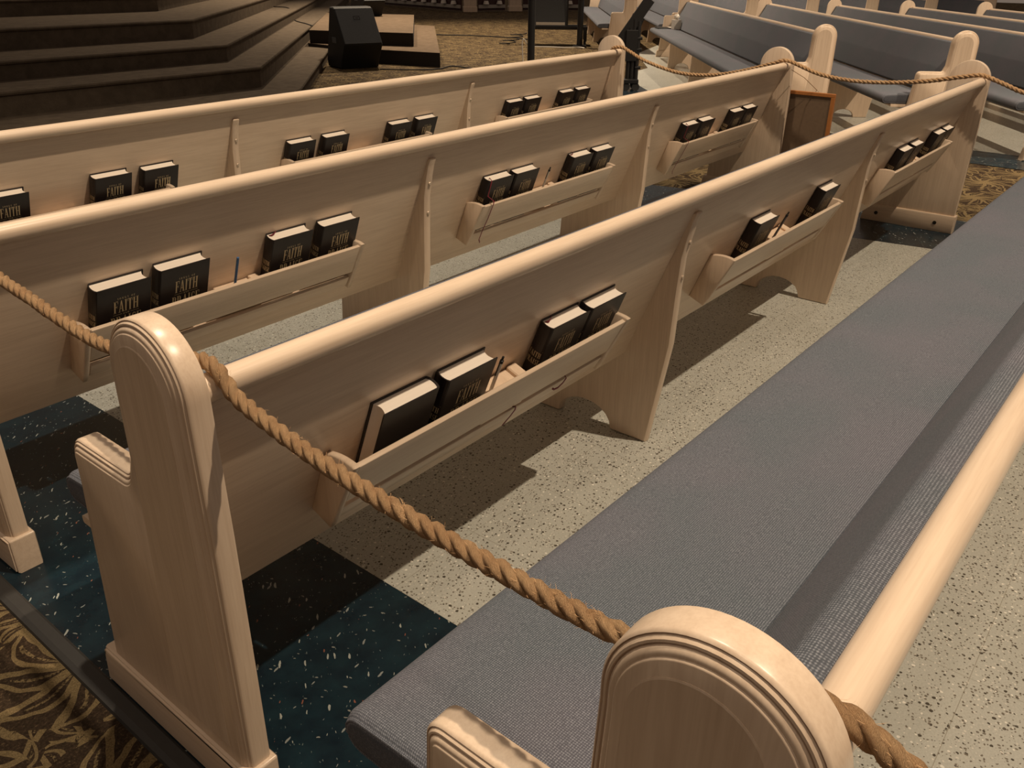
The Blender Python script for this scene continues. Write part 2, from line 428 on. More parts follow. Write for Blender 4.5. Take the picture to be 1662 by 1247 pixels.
def make_pew(label, loc, rot, L, racks=(), supports=(), group=None, bolts=False, near_end=True, rds=0.0):
    t = thing('church_pew', label, 'pew', loc, rot, group)
    if near_end: make_end(t, 0, 1, bolts)
    make_end(t, L, -1, bolts)
    xa, xb = TH-.004, L-TH+.004
    bm = bmesh.new()   # top rail
    cy, cz, r = RAIL
    pl = [(cy+r*1.04*math.cos(2*PI*k/28), cz+r*math.sin(2*PI*k/28)) for k in range(28)]
    rings_prism(bm, pl, [(0, xa), (0, xb)]); link('top_rail', bm, M['woodx'], t, angle=60)
    bm = bmesh.new(); back_prism(bm, 0, .575, -.020, 0, xa, xb, .002); link('back_board', bm, M['woodx'], t)
    # back cushion
    q = fillet([back(.158, -.0205)+(.004,), back(.592, -.0205)+(.004,), back(.584, -.056)+(.022,), back(.36, -.078)+(.12,), back(.152, -.060)+(.018,)], 5)
    bm = bmesh.new(); rings_prism(bm, q[::-1], rr(.006, xa+.006, xb-.006, 3)); link('back_cushion', bm, M['fabric'], t, angle=60)
    # seat board and cushion
    bm = bmesh.new()
    q = fillet([(.216, .366, .003), (.560, .366, .006), (.560, .386, .006), (.210, .386, .003)], 3)
    rings_prism(bm, q, [(0, xa), (0, xb)]); link('seat_board', bm, M['woodx'], t)
    q = [(.214, .388), (.40, .386), (.585, .386)] + [(.600+.040*math.cos(a), .424+.038*math.sin(a)) for a in [(-85+17*k)*PI/180 for k in range(11)]] + [(.56, .4655), (.50, .469), (.40, .469), (.30, .465), (.222, .458)]
    bm = bmesh.new(); xs, xe = TH+.006, L-TH-.006
    rings_prism(bm, q, rr(.022, xs, xe, 6)); c = link('seat_cushion', bm, M['fabric'], t, angle=70)
    for xp in (xs+.005, xe-.005):
        qq = offset(q, .0095)
        bm = bmesh.new(); pth = [(xp, a, b) for a, b in qq]; tube(bm, pth+[pth[0]], .0032, 8, caps=False); link('piping', bm, M['fabric'], c)
    for x in supports: make_support(t, x)
    for i, x in enumerate(racks): make_rack(t, x[0], x[1], rds)
    return t

# row transforms: local -> world
ROWS = {'B': (0, 0, 0), 'A': (-.010873, -.053097, -.9707), 'C': (.017421, .026748, 1.087254), 'D': (.028404, .05215, 2.324237)}
def row_loc(k):
    a, ox, oy = ROWS[k]; c, s = math.cos(a), math.sin(a)
    return (2+ox-2*c, oy-2*s, 0), a
def row_mat(k):
    l, a = row_loc(k); return Matrix.Translation(l) @ Matrix.Rotation(a, 4, 'Z')
LB = 4.987
RK = [(.357, 1.322), (1.985, 2.965), (3.680, 4.665)]
SUP = [1.6616, 3.3128]
labs = {'A': 'pale oak pew with grey blue seat cushion in the bottom right foreground, beside the camera',
        'B': 'pale oak pew whose rounded near end stands whole at the left, rope on both sides',
        'C': 'pale oak pew second behind the rope, a blue pencil in its left rack',
        'D': 'pale oak pew nearest the carpeted stairs, third and farthest of the three long backs'}
PEW = {}
for k in 'ABCD':
    l, a = row_loc(k)
    PEW[k] = make_pew(labs[k], l, a, LB, RK if k in 'AB' else [(p-.014, q-.014) for p, q in RK], SUP, 'long pews of the near block', bolts=(k in 'B'), rds=(0 if k in 'AB' else -.013))

# ------------------------------------------------------------------ lettering
def glyphs():
    G = {}
    S, t, sf = .15, .05, .045           # stem, thin, serif thickness (height = 1)
    def q(*p): return list(p)
    def rect(x0, y0, x1, y1): return q((x0, y0), (x1, y0), (x1, y1), (x0, y1))
    def serif(x, y, w=.26): return rect(x-w/2, y, x+w/2, y+sf) 
    def arc(cx, cy, rx, ry, a0, a1, w0, w1, n=10):
        """band: thickness varies from thin (w0) at vertical ends to thick (w1) at the sides"""
        L = []
        for i in range(n):
            a, b = [math.radians(a0+(a1-a0)*(i+j)/n) for j in (0, 1)]
            P = []
            for th in (a, b):
                w = w0+(w1-w0)*abs(math.cos(th))**1.5
                P.append(((cx+rx*math.cos(th), cy+ry*math.sin(th)), (cx+(rx-w)*math.cos(th), cy+(ry-w0 if ry > w0 else ry*.5)*math.sin(th))))
            L.append([P[0][0], P[1][0], P[1][1], P[0][1]])
        return L
    stem = lambda x: [rect(x-S/2, 0, x+S/2, 1), serif(x, 0), serif(x, 1-sf)]
    G['I'] = (stem(.16), .32)
    G['F'] = (stem(.16)+[rect(.16, 1-t, .50, 1), rect(.16, .50, .40, .50+t), rect(.46, .76, .50, 1), rect(.37, .42, .40, .63)], .54)
    G['E'] = (G['F'][0]+[rect(.16, 0, .52, t), q((.48, 0), (.54, 0), (.54, .24), (.50, .24))], .58)
    G['T'] = ([rect(.27-S/2, 0, .27+S/2, 1), serif(.27, 0), rect(.02, 1-t, .52, 1), rect(.02, .76, .06, 1), rect(.48, .76, .52, 1)], .54)
    G['H'] = (stem(.16)+stem(.52)+[rect(.16, .48, .52, .48+t)], .68)
    G['A'] = ([q((.24, 1), (.34, 1), (.56, 0), (.40, 0)), q((.24, 1), (.30, 1), (.12, 0), (.06, 0)), rect(.15, .30, .44, .30+t), serif(.09, 0, .2), serif(.48, 0, .26)], .60)
    G['N'] = ([rect(.12, 0, .17, 1), rect(.50, 0, .55, 1), q((.05, 1), (.20, 1), (.55, 0), (.44, 0)), serif(.145, 0, .22), serif(.525, 1-sf, .22)], .66)
    G['P'] = (stem(.16)+arc(.28, .735, .22, .265, -90, 90, t, S)+[rect(.16, 1-t, .29, 1), rect(.16, .47, .29, .47+t)], .54)
    G['R'] = (G['P'][0]+[q((.26, .50), (.38, .50), (.62, 0), (.46, 0)), serif(.56, 0, .18)], .66)
    G['O'] = (arc(.30, .5, .26, .51, 0, 360, t, S, 20), .60)
    G['G'] = (arc(.32, .5, .28, .51, 45, 330, t, S, 16)+[rect(.46, .08, .46+S, .42), rect(.36, .40, .64, .44)], .68)
    G['D'] = (stem(.16)+arc(.22, .5, .36, .50, -90, 90, t, S, 12)+[rect(.16, 1-t, .24, 1), rect(.16, 0, .24, t)], .62)
    G['S'] = (arc(.27, .745, .19, .255, 40, 230, t, .12, 10)+arc(.27, .265, .20, .265, -140, 60, t, .14, 10)+[q((.10, .62), (.14, .52), (.42, .34), (.44, .46)), rect(.42, .74, .46, .97), rect(.07, .04, .11, .28)], .50)
    G['&'] = (arc(.26, .76, .15, .23, 0, 360, t, .09, 12)+arc(.24, .27, .20, .27, 60, 380, t, .12, 14)+[q((.14, .66), (.26, .62), (.62, 0), (.48, 0))], .64)
    return G
GL = glyphs()
def put_text(bm, s, x0, x1, y0, y1, f, gap=.0):
    tot = sum(GL[c][1] if c != ' ' else .35 for c in s)+gap*(len(s)-1)
    k = (x1-x0)/tot; x = x0; h = y1-y0
    for c in s:
        if c == ' ': x += (.35+gap)*k; continue
        for poly in GL[c][0]:
            bm.faces.new([bm.verts.new(f(x+px*k, y0+py*h)) for px, py in poly])
        x += (GL[c][1]+gap)*k

# ------------------------------------------------------------------ hymnals
BW, BH, BT = .163, .233, .042
def book_meshes():
    meshes = {}
    def shape(outer):
        pass
    # cover: local x along pew, y = outward from the board, z = up the slope
    bm = bmesh.new()
    def slab(y0, y1):
        box(bm, .008, BW, y0, y1, 0, BH)
    slab(0, .003); slab(BT-.003, BT)
    sp = []
    n = 8
    for i in range(n+1):
        a = PI/2+PI*i/n
        sp.append((.009+.009*math.cos(a), BT/2+(BT/2)*math.sin(a)))
    inn = [(x+.0028 if x < .006 else x, BT/2+(y-BT/2)*.86) for x, y in sp]
    prism(bm, sp+inn[::-1], 0, BH, lambda p, z: (p[0], p[1], z))
    meshes['cover'] = bm
    bm = bmesh.new()
    fe = [(BW-.006-.006*math.sin(PI*k/8), BT-.0035-(BT-.007)*k/8) for k in range(9)]
    spn = [(.0065+.0*k-.003*math.sin(PI*k/8), .0035+(BT-.007)*k/8) for k in range(9)]
    prism(bm, fe+spn, .003, BH-.004, lambda p, z: (p[0], p[1], z))
    meshes['page_block'] = bm
    bm = bmesh.new()
    cx = .090
    f = lambda x, z: (x, BT+.0003, BH-z)
    F = lambda x, y: (x, BT+.0003, y)
    put_text(bm, 'SONGS OF', cx-.026, cx+.026, BH-.0460, BH-.0390, F, .35)
    put_text(bm, 'FAITH', cx-.037, cx+.037, BH-.0905, BH-.0500, F, .03)
    put_text(bm, 'AND', cx-.009, cx+.009, BH-.0995, BH-.0940, F, .2)
    for a, b in ((-.038, -.012), (.012, .038)):
        bm.faces.new([bm.verts.new(F(cx+x, BH-z)) for x, z in ((a, .0963), (b, .0963), (b, .0972), (a, .0972))])
    put_text(bm, 'PRAISE', cx-.046, cx+.046, BH-.1440, BH-.1035, F, .03)
    meshes['title_lettering'] = bm
    bm = bmesh.new()
    # spine lettering on the curved spine (x slightly below 0)
    def Fs(u, y):  # u across spine 0..1
        a = PI/2+PI*(1-u)
        a = math.radians(90+180*(.12+.76*u))
        return (.009+.0094*math.cos(a), BT/2+(BT/2+.0004)*math.sin(a), y)
    Fs2 = lambda u, y: Fs(1-u, y)
    put_text(bm, 'FAITH', .1, .9, BH-.098, BH-.082, Fs2, .03)
    put_text(bm, 'PRAISE', .04, .96, BH-.120, BH-.104, Fs2, .03)
    for z in (.076, .1245):
        bm.faces.new([bm.verts.new(Fs2(u, BH-zz)) for u, zz in ((.05, z), (.95, z), (.95, z+.0012), (.05, z+.0012))])
    meshes['spine_lettering'] = bm
    return meshes
proto = {}
for k_, bm_ in book_meshes().items():
    me = bpy.data.meshes.new(k_)
    if 'letter' not in k_: bmesh.ops.recalc_face_normals(bm_, faces=bm_.faces)
    bm_.to_mesh(me); bm_.free()
    me.materials.append(M['leather'] if k_ == 'cover' else M['pages'] if k_ == 'page_block' else M['gold'])
    proto[k_] = me
def book_frame(k, x, s=.148, lean=0.0, yaw=0.0):
    """matrix placing book local (x, outward y, up z) against the back board of row k at local x"""
    c = P0+U*s+O*.0008
    R = Matrix(((1, 0, 0, 0), (0, O.x, U.x, 0), (0, O.y, U.y, 0), (0, 0, 0, 1)))
    T_ = Matrix.Translation((x, c.x, c.y))
    return row_mat(k) @ T_ @ R @ Matrix.Rotation(yaw, 4, 'Y') @ Matrix.Rotation(-lean, 4, 'X')
ordn = ['first', 'second', 'third', 'fourth']
PN = {'B': 'nearest long pew back', 'C': 'middle long pew back', 'D': 'farthest long pew back'}
def make_book(k, x, label, flip=False, ribbon=None, scale=1.0, ds=0, lean=0.0, yaw=0.0):
    t = thing('hymnal', label, 'book', group='hymnals in the racks of the '+PN[k])
    Mx = book_frame(k, x, .150+ds, lean, yaw)
    if flip:
        Mx = Mx @ Matrix.Translation((BW, BT, 0)) @ Matrix.Rotation(PI, 4, 'Z')
    t.matrix_world = Mx
    for nm in ('cover', 'page_block', 'title_lettering', 'spine_lettering'):
        o = bpy.data.objects.new(nm, proto[nm]); COL.objects.link(o); o.parent = t
        if nm == 'title_lettering': o['label'] = 'gold cover title reading SONGS OF FAITH AND PRAISE'
        if nm == 'page_block': o['label'] = 'cream page edges'
    if ribbon: make_ribbon(t, ribbon)
    return t
def make_ribbon(t, pts, w=.006):
    """pts in book-local coords; flat strip"""
    bm = bmesh.new(); prev = None
    for i, p in enumerate(pts):
        p = Vector(p); a = Vector(pts[max(i-1, 0)]); b = Vector(pts[min(i+1, len(pts)-1)])
        tg = (b-a).normalized(); nrm = Vector((0, 1, .2)); s = tg.cross(nrm)
        if s.length < .2: s = Vector((1, 0, 0))
        s.normalize()
        cur = (bm.verts.new(p-s*w/2), bm.verts.new(p+s*w/2))
        if prev: bm.faces.new((prev[0], prev[1], cur[1], cur[0]))
        prev = cur
    o = link('bookmark_ribbon', bm, M['ribbon'], t); o['label'] = 'maroon bookmark ribbon'
    sd = o.modifiers.new('thick', 'SOLIDIFY'); sd.thickness = .0006
    return o
rack_nm = ['left', 'middle', 'right']
def hang(x0=.012, front=True):
    return [(x0+.01, BT*.5, BH-.002), (x0+.006, BT*.62, BH+.004), (x0+.003, BT+.001, BH+.001), (x0+.004, BT+.002, BH-.03), (x0+.001, BT+.006, BH-.066), (x0, .0835, BH-.0675), (x0-.001, .086, BH-.080), (x0+.002, .080, BH-.15), (x0-.002, .074, BH-.22), (x0+.001, .070, BH-.262), (x0+.012, .071, BH-.280)]
topbit = [(.012, .010, BH-.004), (.018, .016, BH+.001), (.030, .012, BH+.0015), (.040, .006, BH+.003), (.044, .002, BH-.004)]
def below(x): return [(x, .030, .0), (x+.004, .046, -.035), (x+.002, .060, -.02+.075), (x-.006, .0615, -.005+.09), (x-.018, .061, .095)]
BOOKS = {
 'B': [[(.443, {'flip': True, 'ds': -.002}), (.625, {}), (.992, {'ribbon': 0}), (1.165, {})],
       [(2.180, {}), (2.785, {})],
       [(3.800, {}), (3.985, {}), (4.395, {}), (4.565, {})]],
 'C': [[(.377, {'ds': .008}), (.563, {'ds': .016}), (.947, {'ds': .014, 'ribbon': 2}), (1.148, {'ds': .012})],
       [(2.010, {'ds': .006, 'ribbon': 1}), (2.190, {'ds': .004}), (2.612, {'ds': .004, 'ribbon': 2}), (2.800, {'ds': .003})],
       [(3.700, {'ds': .003, 'ribbon': 1}), (3.890, {'ds': .003}), (4.300, {'ds': .004}), (4.485, {'ds': .004})]],
 'D': [[(.565, {'ds': .006}), (.982, {'ds': .006}), (1.198, {'ds': .002})],
       [(1.964, {'ds': -.002}), (2.186, {'ds': -.003}), (2.650, {}), (2.862, {})],
       [(3.695, {}), (3.885, {}), (4.285, {}), (4.480, {})]]}
for k, racks in BOOKS.items():
    for ri, lst in enumerate(racks):
        for bi, (x, kw) in enumerate(lst):
            kw = dict(kw); rb = kw.pop('ribbon', None)
            rib = {None: None, 0: topbit, 1: hang(), 2: topbit}[rb]
            if kw.get('flip'): lab = 'black hymnal turned back to front, blank cover out, in the nearest pew back'
            else:
                o_ = ordn[bi]
                if k == 'D' and ri == 0: o_ = ['leftmost visible', 'second visible', 'third visible'][bi]
                lab = 'black hymnal, %s from left in the %s rack of the %s' % (o_, rack_nm[ri], PN[k]) if 'visible' not in o_ else 'black hymnal, %s from left in the left rack of the %s' % (o_, PN[k])
                if k == 'B' and ri == 1: lab = 'black hymnal standing alone %s the pen in the middle rack, nearest pew back' % (('left of', 'right of')[bi])
            make_book(k, x, lab, ribbon=rib, yaw=random.uniform(-.004, .004), **kw)
# ribbons trailing through the slot of the nearest rack belong to the third and fourth books there
for o in [x for x in COL.objects if x.name.startswith('hymnal')]:
    if o['label'].startswith('black hymnal, third from left in the left rack of the nearest'):
        make_ribbon(o, [(-.078, .050, .010), (-.080, .060, .030), (-.082, .0700, .040), (-.083, .0715, .030), (-.090, .0690, .008), (-.098, .0660, -.012), (-.104, .0655, -.020)])
    if o['label'].startswith('black hymnal, fourth from left in the left rack of the nearest'):
        make_ribbon(o, [(-.035, .060, .036), (-.040, .0705, .038), (-.050, .0710, .024), (-.066, .0705, .014), (-.084, .0700, .016), (-.094, .0690, .024)])

# ------------------------------------------------------------------ pens
def make_pen(k, x, label, kind, slant=0.0, h=.145):
    cat = 'pencil' if kind == 'pencil' else 'pen'
    t = thing(cat, label, cat)
    c = P0+U*.258+O*.040
    R = Matrix(((1, 0, 0, 0), (0, O.x, U.x, 0), (0, O.y, U.y, 0), (0, 0, 0, 1)))
    t.matrix_world = row_mat(k) @ Matrix.Translation((x, c.x, c.y)) @ R @ Matrix.Rotation(slant, 4, 'Y')
    if kind == 'pencil':
        bm = bmesh.new(); tube(bm, [(0, 0, .012), (0, 0, .105)], .0042, 6); link('barrel', bm, M['bluep'], t, False)
        bm = bmesh.new(); tube(bm, [(0, 0, .001), (0, 0, .012)], lambda f: .0015+.0027*f, 8); link('tip', bm, M['greyp'], t)
        bm = bmesh.new(); tube(bm, [(0, 0, .105), (0, 0, .112)], .0040, 10); link('end_cap', bm, M['bluep'], t)
    else:
        body = M['white'] if kind == 'white' else M['greyp']
        bm = bmesh.new(); tube(bm, [(0, 0, .001), (0, 0, .012), (0, 0, .075), (0, 0, .095)], .0044, 12); link('barrel', bm, body, t)
        bm = bmesh.new(); tube(bm, [(0, 0, .095), (0, 0, .103), (0, 0, .104), (0, 0, .114)], lambda f: .0047 if f < .5 else .0028, 12); link('push_button', bm, M['black'], t)
        bm = bmesh.new(); box(bm, -.0068, -.0046, -.0015, .0015, .058, .103); box(bm, -.0068, .0, -.0015, .0015, .100, .103); link('clip', bm, M['black'], t, False, bevel=.0004)
    return t
make_pen('B', .815, 'white push button pen with black clip in the left rack of the nearest pew back', 'white')
make_pen('B', 2.430, 'dark grey pen leaning in the middle rack of the nearest long pew back', 'grey', .12)
make_pen('C', .826, 'blue pencil upright in the left rack of the middle long pew back', 'pencil')
make_pen('C', 2.436, 'pale pen with black clip in the middle rack of the second pew back', 'white', .05)

# ------------------------------------------------------------------ ropes
def catmull(P, n=14):
    P = [Vector(p) for p in P]; out = []
    for i in range(len(P)-1):
        a = P[max(i-1, 0)]; b = P[i]; c = P[i+1]; d = P[min(i+2, len(P)-1)]
        for k in range(n):
            t = k/n
            out.append(.5*((2*b)+(c-a)*t+(2*a-5*b+4*c-d)*t*t+(3*b-a-3*c+d)*t**3))
    out.append(P[-1]); return out
def resample(path, step):
    out = [path[0]]; acc = 0
    for a, b in zip(path, path[1:]):
        L = (b-a).length; pos = step-acc
        while pos <= L:
            out.append(a+(b-a)*(pos/L)); pos += step
        acc = (acc+L) % step if L < pos else (L-(pos-step))
    return out
def make_rope(label, ctrl, r=.0125, pitch=.078, step=.004, seg=9, fuzz=True, group=None):
    path = resample(catmull(ctrl), step)
    bm = bmesh.new(); uv = bm.loops.layers.uv.new('UVMap')
    n = len(path); fr = []
    for i in range(n):
        t = (path[min(i+1, n-1)]-path[max(i-1, 0)]).normalized()
        s = t.cross(Vector((0, 0, 1))).normalized(); fr.append((t, s, s.cross(t)))
    for j in range(3):
        rings = []
        for i, p in enumerate(path):
            t, s, u = fr[i]; th = -2*PI*i*step/pitch+2*PI*j/3
            wob = 1+.05*math.sin(i*.13+j*2.1)+.04*math.sin(i*.051+j)
            c = p+(s*math.cos(th)+u*math.sin(th))*(r*.44*wob)
            rings.append([bm.verts.new(c+(s*math.cos(2*PI*k/seg+th)+u*math.sin(2*PI*k/seg+th))*r*.58*(1+.07*math.sin(i*.9+k*2.3+j))) for k in range(seg)])
        for i in range(n-1):
            for k in range(seg):
                f = bm.faces.new((rings[i][k], rings[i][(k+1) % seg], rings[i+1][(k+1) % seg], rings[i+1][k]))
                for lp, (uu, vv) in zip(f.loops, ((i, k), (i, k+1), (i+1, k+1), (i+1, k))): lp[uv].uv = (uu*step/.12+j*3.3, vv/seg)
        bm.faces.new(rings[0][::-1]); bm.faces.new(rings[-1])
    o = link('rope', bm, M['rope'], None, angle=180); tag(o, label, 'rope', group)
    if fuzz:
        bm = bmesh.new()
        for q in range(int(n*fuzz)):
            i = random.randrange(2, n-2); t, s, u = fr[i]; a = random.uniform(0, 2*PI)
            d = s*math.cos(a)+u*math.sin(a)
            p = path[i]+d*r*.85; L = random.uniform(.003, .011)
            v = (t*random.uniform(-1, 1)+d*random.uniform(.15, .8)).normalized()
            e = p+v*L; m_ = (p+e)/2+Vector([random.uniform(-1, 1) for _ in '123'])*.0012
            w = s*.00022
            vs = [bm.verts.new(x) for x in (p-w, p+w, m_+w, m_-w)]; bm.faces.new(vs)
            ve = bm.verts.new(e); bm.faces.new((vs[2], vs[3], ve))
        f = link('loose_fibres', bm, M['rope'], o); f['kind'] = 'stuff'
    return o
make_rope('thick manila rope slung along the near side between the rounded pew ends',
    [(.10, 1.10, .893), (.098, 1.02, .886), (.093, .79, .845), (.090, .65, .835), (.087, .522, .824), (.084, .369, .820), (.080, .18, .848), (.078, .06, .884), (.077, .02, .8955), (.075, -.015, .8935), (.073, -.045, .874),
     (.070, -.089, .858), (.062, -.235, .840), (.055, -.363, .835), (.049, -.476, .834), (.044, -.576, .835), (.039, -.664, .838), (.034, -.746, .846), (.028, -.87, .868), (.024, -.93, .8925), (.022, -.965, .8955), (.021, -1.0, .884), (.018, -1.06, .862), (.012, -1.20, .84), (0, -1.5, .83), (-.01, -1.8, .85)], fuzz=2.2)
make_rope('manila rope sagging across the far ends of the pews in front of the side aisle',
    [(4.955, 2.45, .868), (4.93, 2.42, .890), (4.92, 2.37, .901), (4.92, 2.325, .897), (4.915, 2.26, .872), (4.90, 2.119, .822), (4.90, 1.872, .770), (4.90, 1.641, .771), (4.90, 1.426, .810), (4.905, 1.225, .869), (4.91, 1.155, .8935), (4.912, 1.12, .8955), (4.91, 1.075, .886),
     (4.90, .901, .835), (4.90, .709, .813), (4.90, .494, .819), (4.90, .293, .842), (4.905, .135, .874), (4.91, .03, .8945), (4.908, -.005, .8955), (4.90, -.05, .884), (4.895, -.117, .862), (4.89, -.221, .828), (4.88, -.40, .80), (4.87, -.65, .81), (4.86, -.90, .866), (4.86, -.965, .893)],
    r=.0125, step=.006, seg=7, fuzz=0)

# ------------------------------------------------------------------ hanging frame
t = thing('hanging_board', 'back of an orange wood framed board hung by string from the far rope', 'framed board', (5.06, .98, .12))
w0, w1, h = -.135, .21, .58
bm = bmesh.new(); box(bm, -.004, .006, w0, w1, .0, h); link('backing', bm, M['backing'], t, False)
for nm, a in (('frame_bar', (w0-.012, w1+.012, h-.016, h+.006)), ('frame_bar', (w0-.012, w1+.012, -.006, .016)), ('frame_bar', (w0-.012, w0+.012, .016, h-.016)), ('frame_bar', (w1-.012, w1+.012, .016, h-.016))):
    bm = bmesh.new(); box(bm, -.010, .012, a[0], a[1], a[2], a[3]); link(nm, bm, M['frame'], t, False, bevel=.002)
bm = bmesh.new(); tube(bm, [(0, -.025+.008*math.cos(a*PI/6), h+.012+.008*math.sin(a*PI/6)) for a in range(13)], .0018, 6, caps=False); link('hanging_ring', bm, M['screw'], t)
bm = bmesh.new(); tube(bm, [(0, -.025, h+.018), (-.06, .05, .675), (-.150, .105, .725)], .0018, 6); link('string', bm, M['cord'], t)

# ------------------------------------------------------------------ pews of the far blocks
for k in range(5):
    th = .637-.004*k+(.025 if k == 0 else 0)
    x, y = 7.191+.341*k+(.284 if k == 0 else 0), 1.565-.947*k+(.191 if k == 0 else 0)
    L = 7.424-.049*k
    nth = ['front', 'second', 'third', 'fourth', 'fifth'][k]
    lab = {0: 'blue grey cushioned pew across the aisle with a tissue box on its seat', 1: 'blue grey cushioned pew across the aisle, second row behind the tissue box pew',
           2: 'cushioned pew across the aisle, third row counting from the tissue box pew', 3: 'cushioned pew across the aisle, fourth row counting from the tissue box pew',
           4: 'cushioned pew across the aisle, fifth row counting from the tissue box pew'}[k]
    make_pew(lab, (x, y, 0), th, L, (), (L/4, L/2, L*3/4), 'pews of the block across the aisle')
for j in range(7):
    x, y = 13.45+.75*j, 7.45-.805*j
    lab = 'distant cushioned pew beyond the far cross aisle, %s pew end from the left' % ['first', 'second', 'third', 'fourth', 'fifth', 'sixth', 'seventh'][j]
    make_pew(lab, (x, y, 0), .655-.004*j, 6.4, (), (2.1, 4.2), 'distant pews beyond the cross aisle')

# tissue box and folder on the far pew
th = .662
def PW(px, py, pz): return (7.475+math.cos(th)*px-math.sin(th)*py, 1.756+math.sin(th)*px+math.cos(th)*py, pz)
t = thing('tissue_box', 'upright tissue box with white tissues on the seat of the pew across the aisle', 'tissue box', PW(6.93, .27, .468), th+.25)
bm = bmesh.new(); box(bm, -.062, .062, -.062, .062, 0, .145); link('carton', bm, M['tissuebox'], t, False, bevel=.003)
bm = bmesh.new()
for i in range(7):
    a = i*.9; p = [Vector((.022*math.cos(a), .022*math.sin(a), .145)), Vector((.055*math.cos(a+.4), .05*math.sin(a+.4), .185+.01*(i % 3))), Vector((.02*math.cos(a+1), .02*math.sin(a+1), .225+.012*(i % 2))), Vector((-.01, .01, .15))]
    bm.faces.new([bm.verts.new(q) for q in p])
s = link('tissue', bm, M['paper'], t); s.modifiers.new('t', 'SOLIDIFY').thickness = .001
t = thing('ring_binder', 'black binder lying open on the pew seat beside the tissue box', 'binder', PW(7.13, .40, .469), th+.1)
bm = bmesh.new(); box(bm, -.12, .12, -.17, .17, 0, .016); link('cover', bm, M['black'], t, False, bevel=.003)
bm = bmesh.new(); box(bm, -.15, .02, -.14, -.02, .016, .020); link('loose_paper', bm, M['paper'], t, False)

# ------------------------------------------------------------------ floors
def flat(name, poly, z, mat, kind='structure', thick=0):
    bm = bmesh.new(); f = bm.faces.new([bm.verts.new((x, y, z)) for x, y in poly])
    if f.normal.z < 0: bmesh.ops.reverse_faces(bm, faces=[f])
    if thick:
        r = bmesh.ops.extrude_face_region(bm, geom=[f]); vs = [e for e in r['geom'] if isinstance(e, bmesh.types.BMVert)]
        for v in vs: v.co.z -= thick
    o = link(name, bm, mat, None, False); o['kind'] = kind; return o
flat('floor', [(-14, -14), (45, -14), (45, 45), (-14, 45)], -.006, M['carpet'])
cxl = lambda y: 4.54-.172*y
bxl = lambda y: 5.285-.225*y
flat('floor_tiles', [(.605, -9), (cxl(-9), -9), (cxl(3.6), 3.6), (.605, 3.6)], 0, M['terr'])
flat('floor_border', [(-.012, -9), (.605, -9), (.605, 3.6), (cxl(3.6), 3.6), (cxl(-9), -9), (bxl(-9), -9), (bxl(4.15), 4.15), (-.012, 4.15)], -.0006, M['blue'])
flat('floor_tiles', [(7.85, -12), (7.78, 3.3), (9.0, 4.40), (9.84, 5.23), (10.6, 5.75), (11.4, 5.9), (13.2, 7.2), (17, 8.5), (24, 3), (24, -12)], 0, M['terr'])
flat('floor_border', [(7.15, -12), (7.22, 3.75), (8.6, 4.95), (9.45, 5.75), (9.84, 5.23), (9.0, 4.40), (7.78, 3.3), (7.85, -12)], -.0006, M['blue'])
bm = bmesh.new(); 
q = [(-.055, -.006), (-.052, .0015), (-.040, .0045), (-.016, .0045), (-.010, .0008), (-.010, -.006)]
prism(bm, q, -9, 4.15, lambda p, y: (p[0], y, p[1])); o = link('trim_1', bm, M['rubber'], None, False); o['kind'] = 'structure'

# ------------------------------------------------------------------ stairs at the back left
def step_level(name, zt, zb, corner, dirang, far=22, r=.0, mat=None):
    cx, cy = corner; d = (math.cos(dirang), math.sin(dirang))
    p = [(-6, cy+.03)]
    if r:
        a = Vector((cx-r, cy)); b = Vector((cx, cy)); c = Vector((cx+d[0]*r, cy+d[1]*r))
        for k in range(7):
            t_ = k/6; q = a*(1-t_)**2+b*2*t_*(1-t_)+c*t_*t_; p.append((q.x, q.y))
    else: p.append((cx, cy))
    p += [(cx+d[0]*far, cy+d[1]*far), (-6, cy+d[1]*far)]
    bm = bmesh.new(); nose = .022
    lv = [(0, zb), (0, zt-.045), (-nose*.8, zt-.035), (-nose, zt-.018), (-nose*.6, zt-.004), (0, zt)]
    R = [[bm.verts.new((x, y, z)) for x, y in (offset(p, dd) if dd else p)] for dd, z in lv]
    n = len(p)
    for a, b in zip(R, R[1:]):
        for i in range(n): bm.faces.new((a[i], a[(i+1) % n], b[(i+1) % n], b[i]))
    bm.faces.new(R[0][::-1]); bm.faces.new(R[-1])
    o = link(name, bm, mat or M['stair'], None, angle=40); o['kind'] = 'structure'; return o
ang = math.radians(46.3)
step_level('floor_step', .15, -.006, (5.47, 6.80), ang, r=.35)
step_level('floor_step', .366, .15, (5.449, 7.40), ang)
step_level('floor_step', .548, .366, (5.548, 8.14), ang)
step_level('floor_step', .768, .548, (5.777, 9.15), ang)
step_level('floor_step', .97, .768, (6.456, 11.05), ang)
step_level('floor_step', 1.17, .97, (7.2, 13.2), ang)
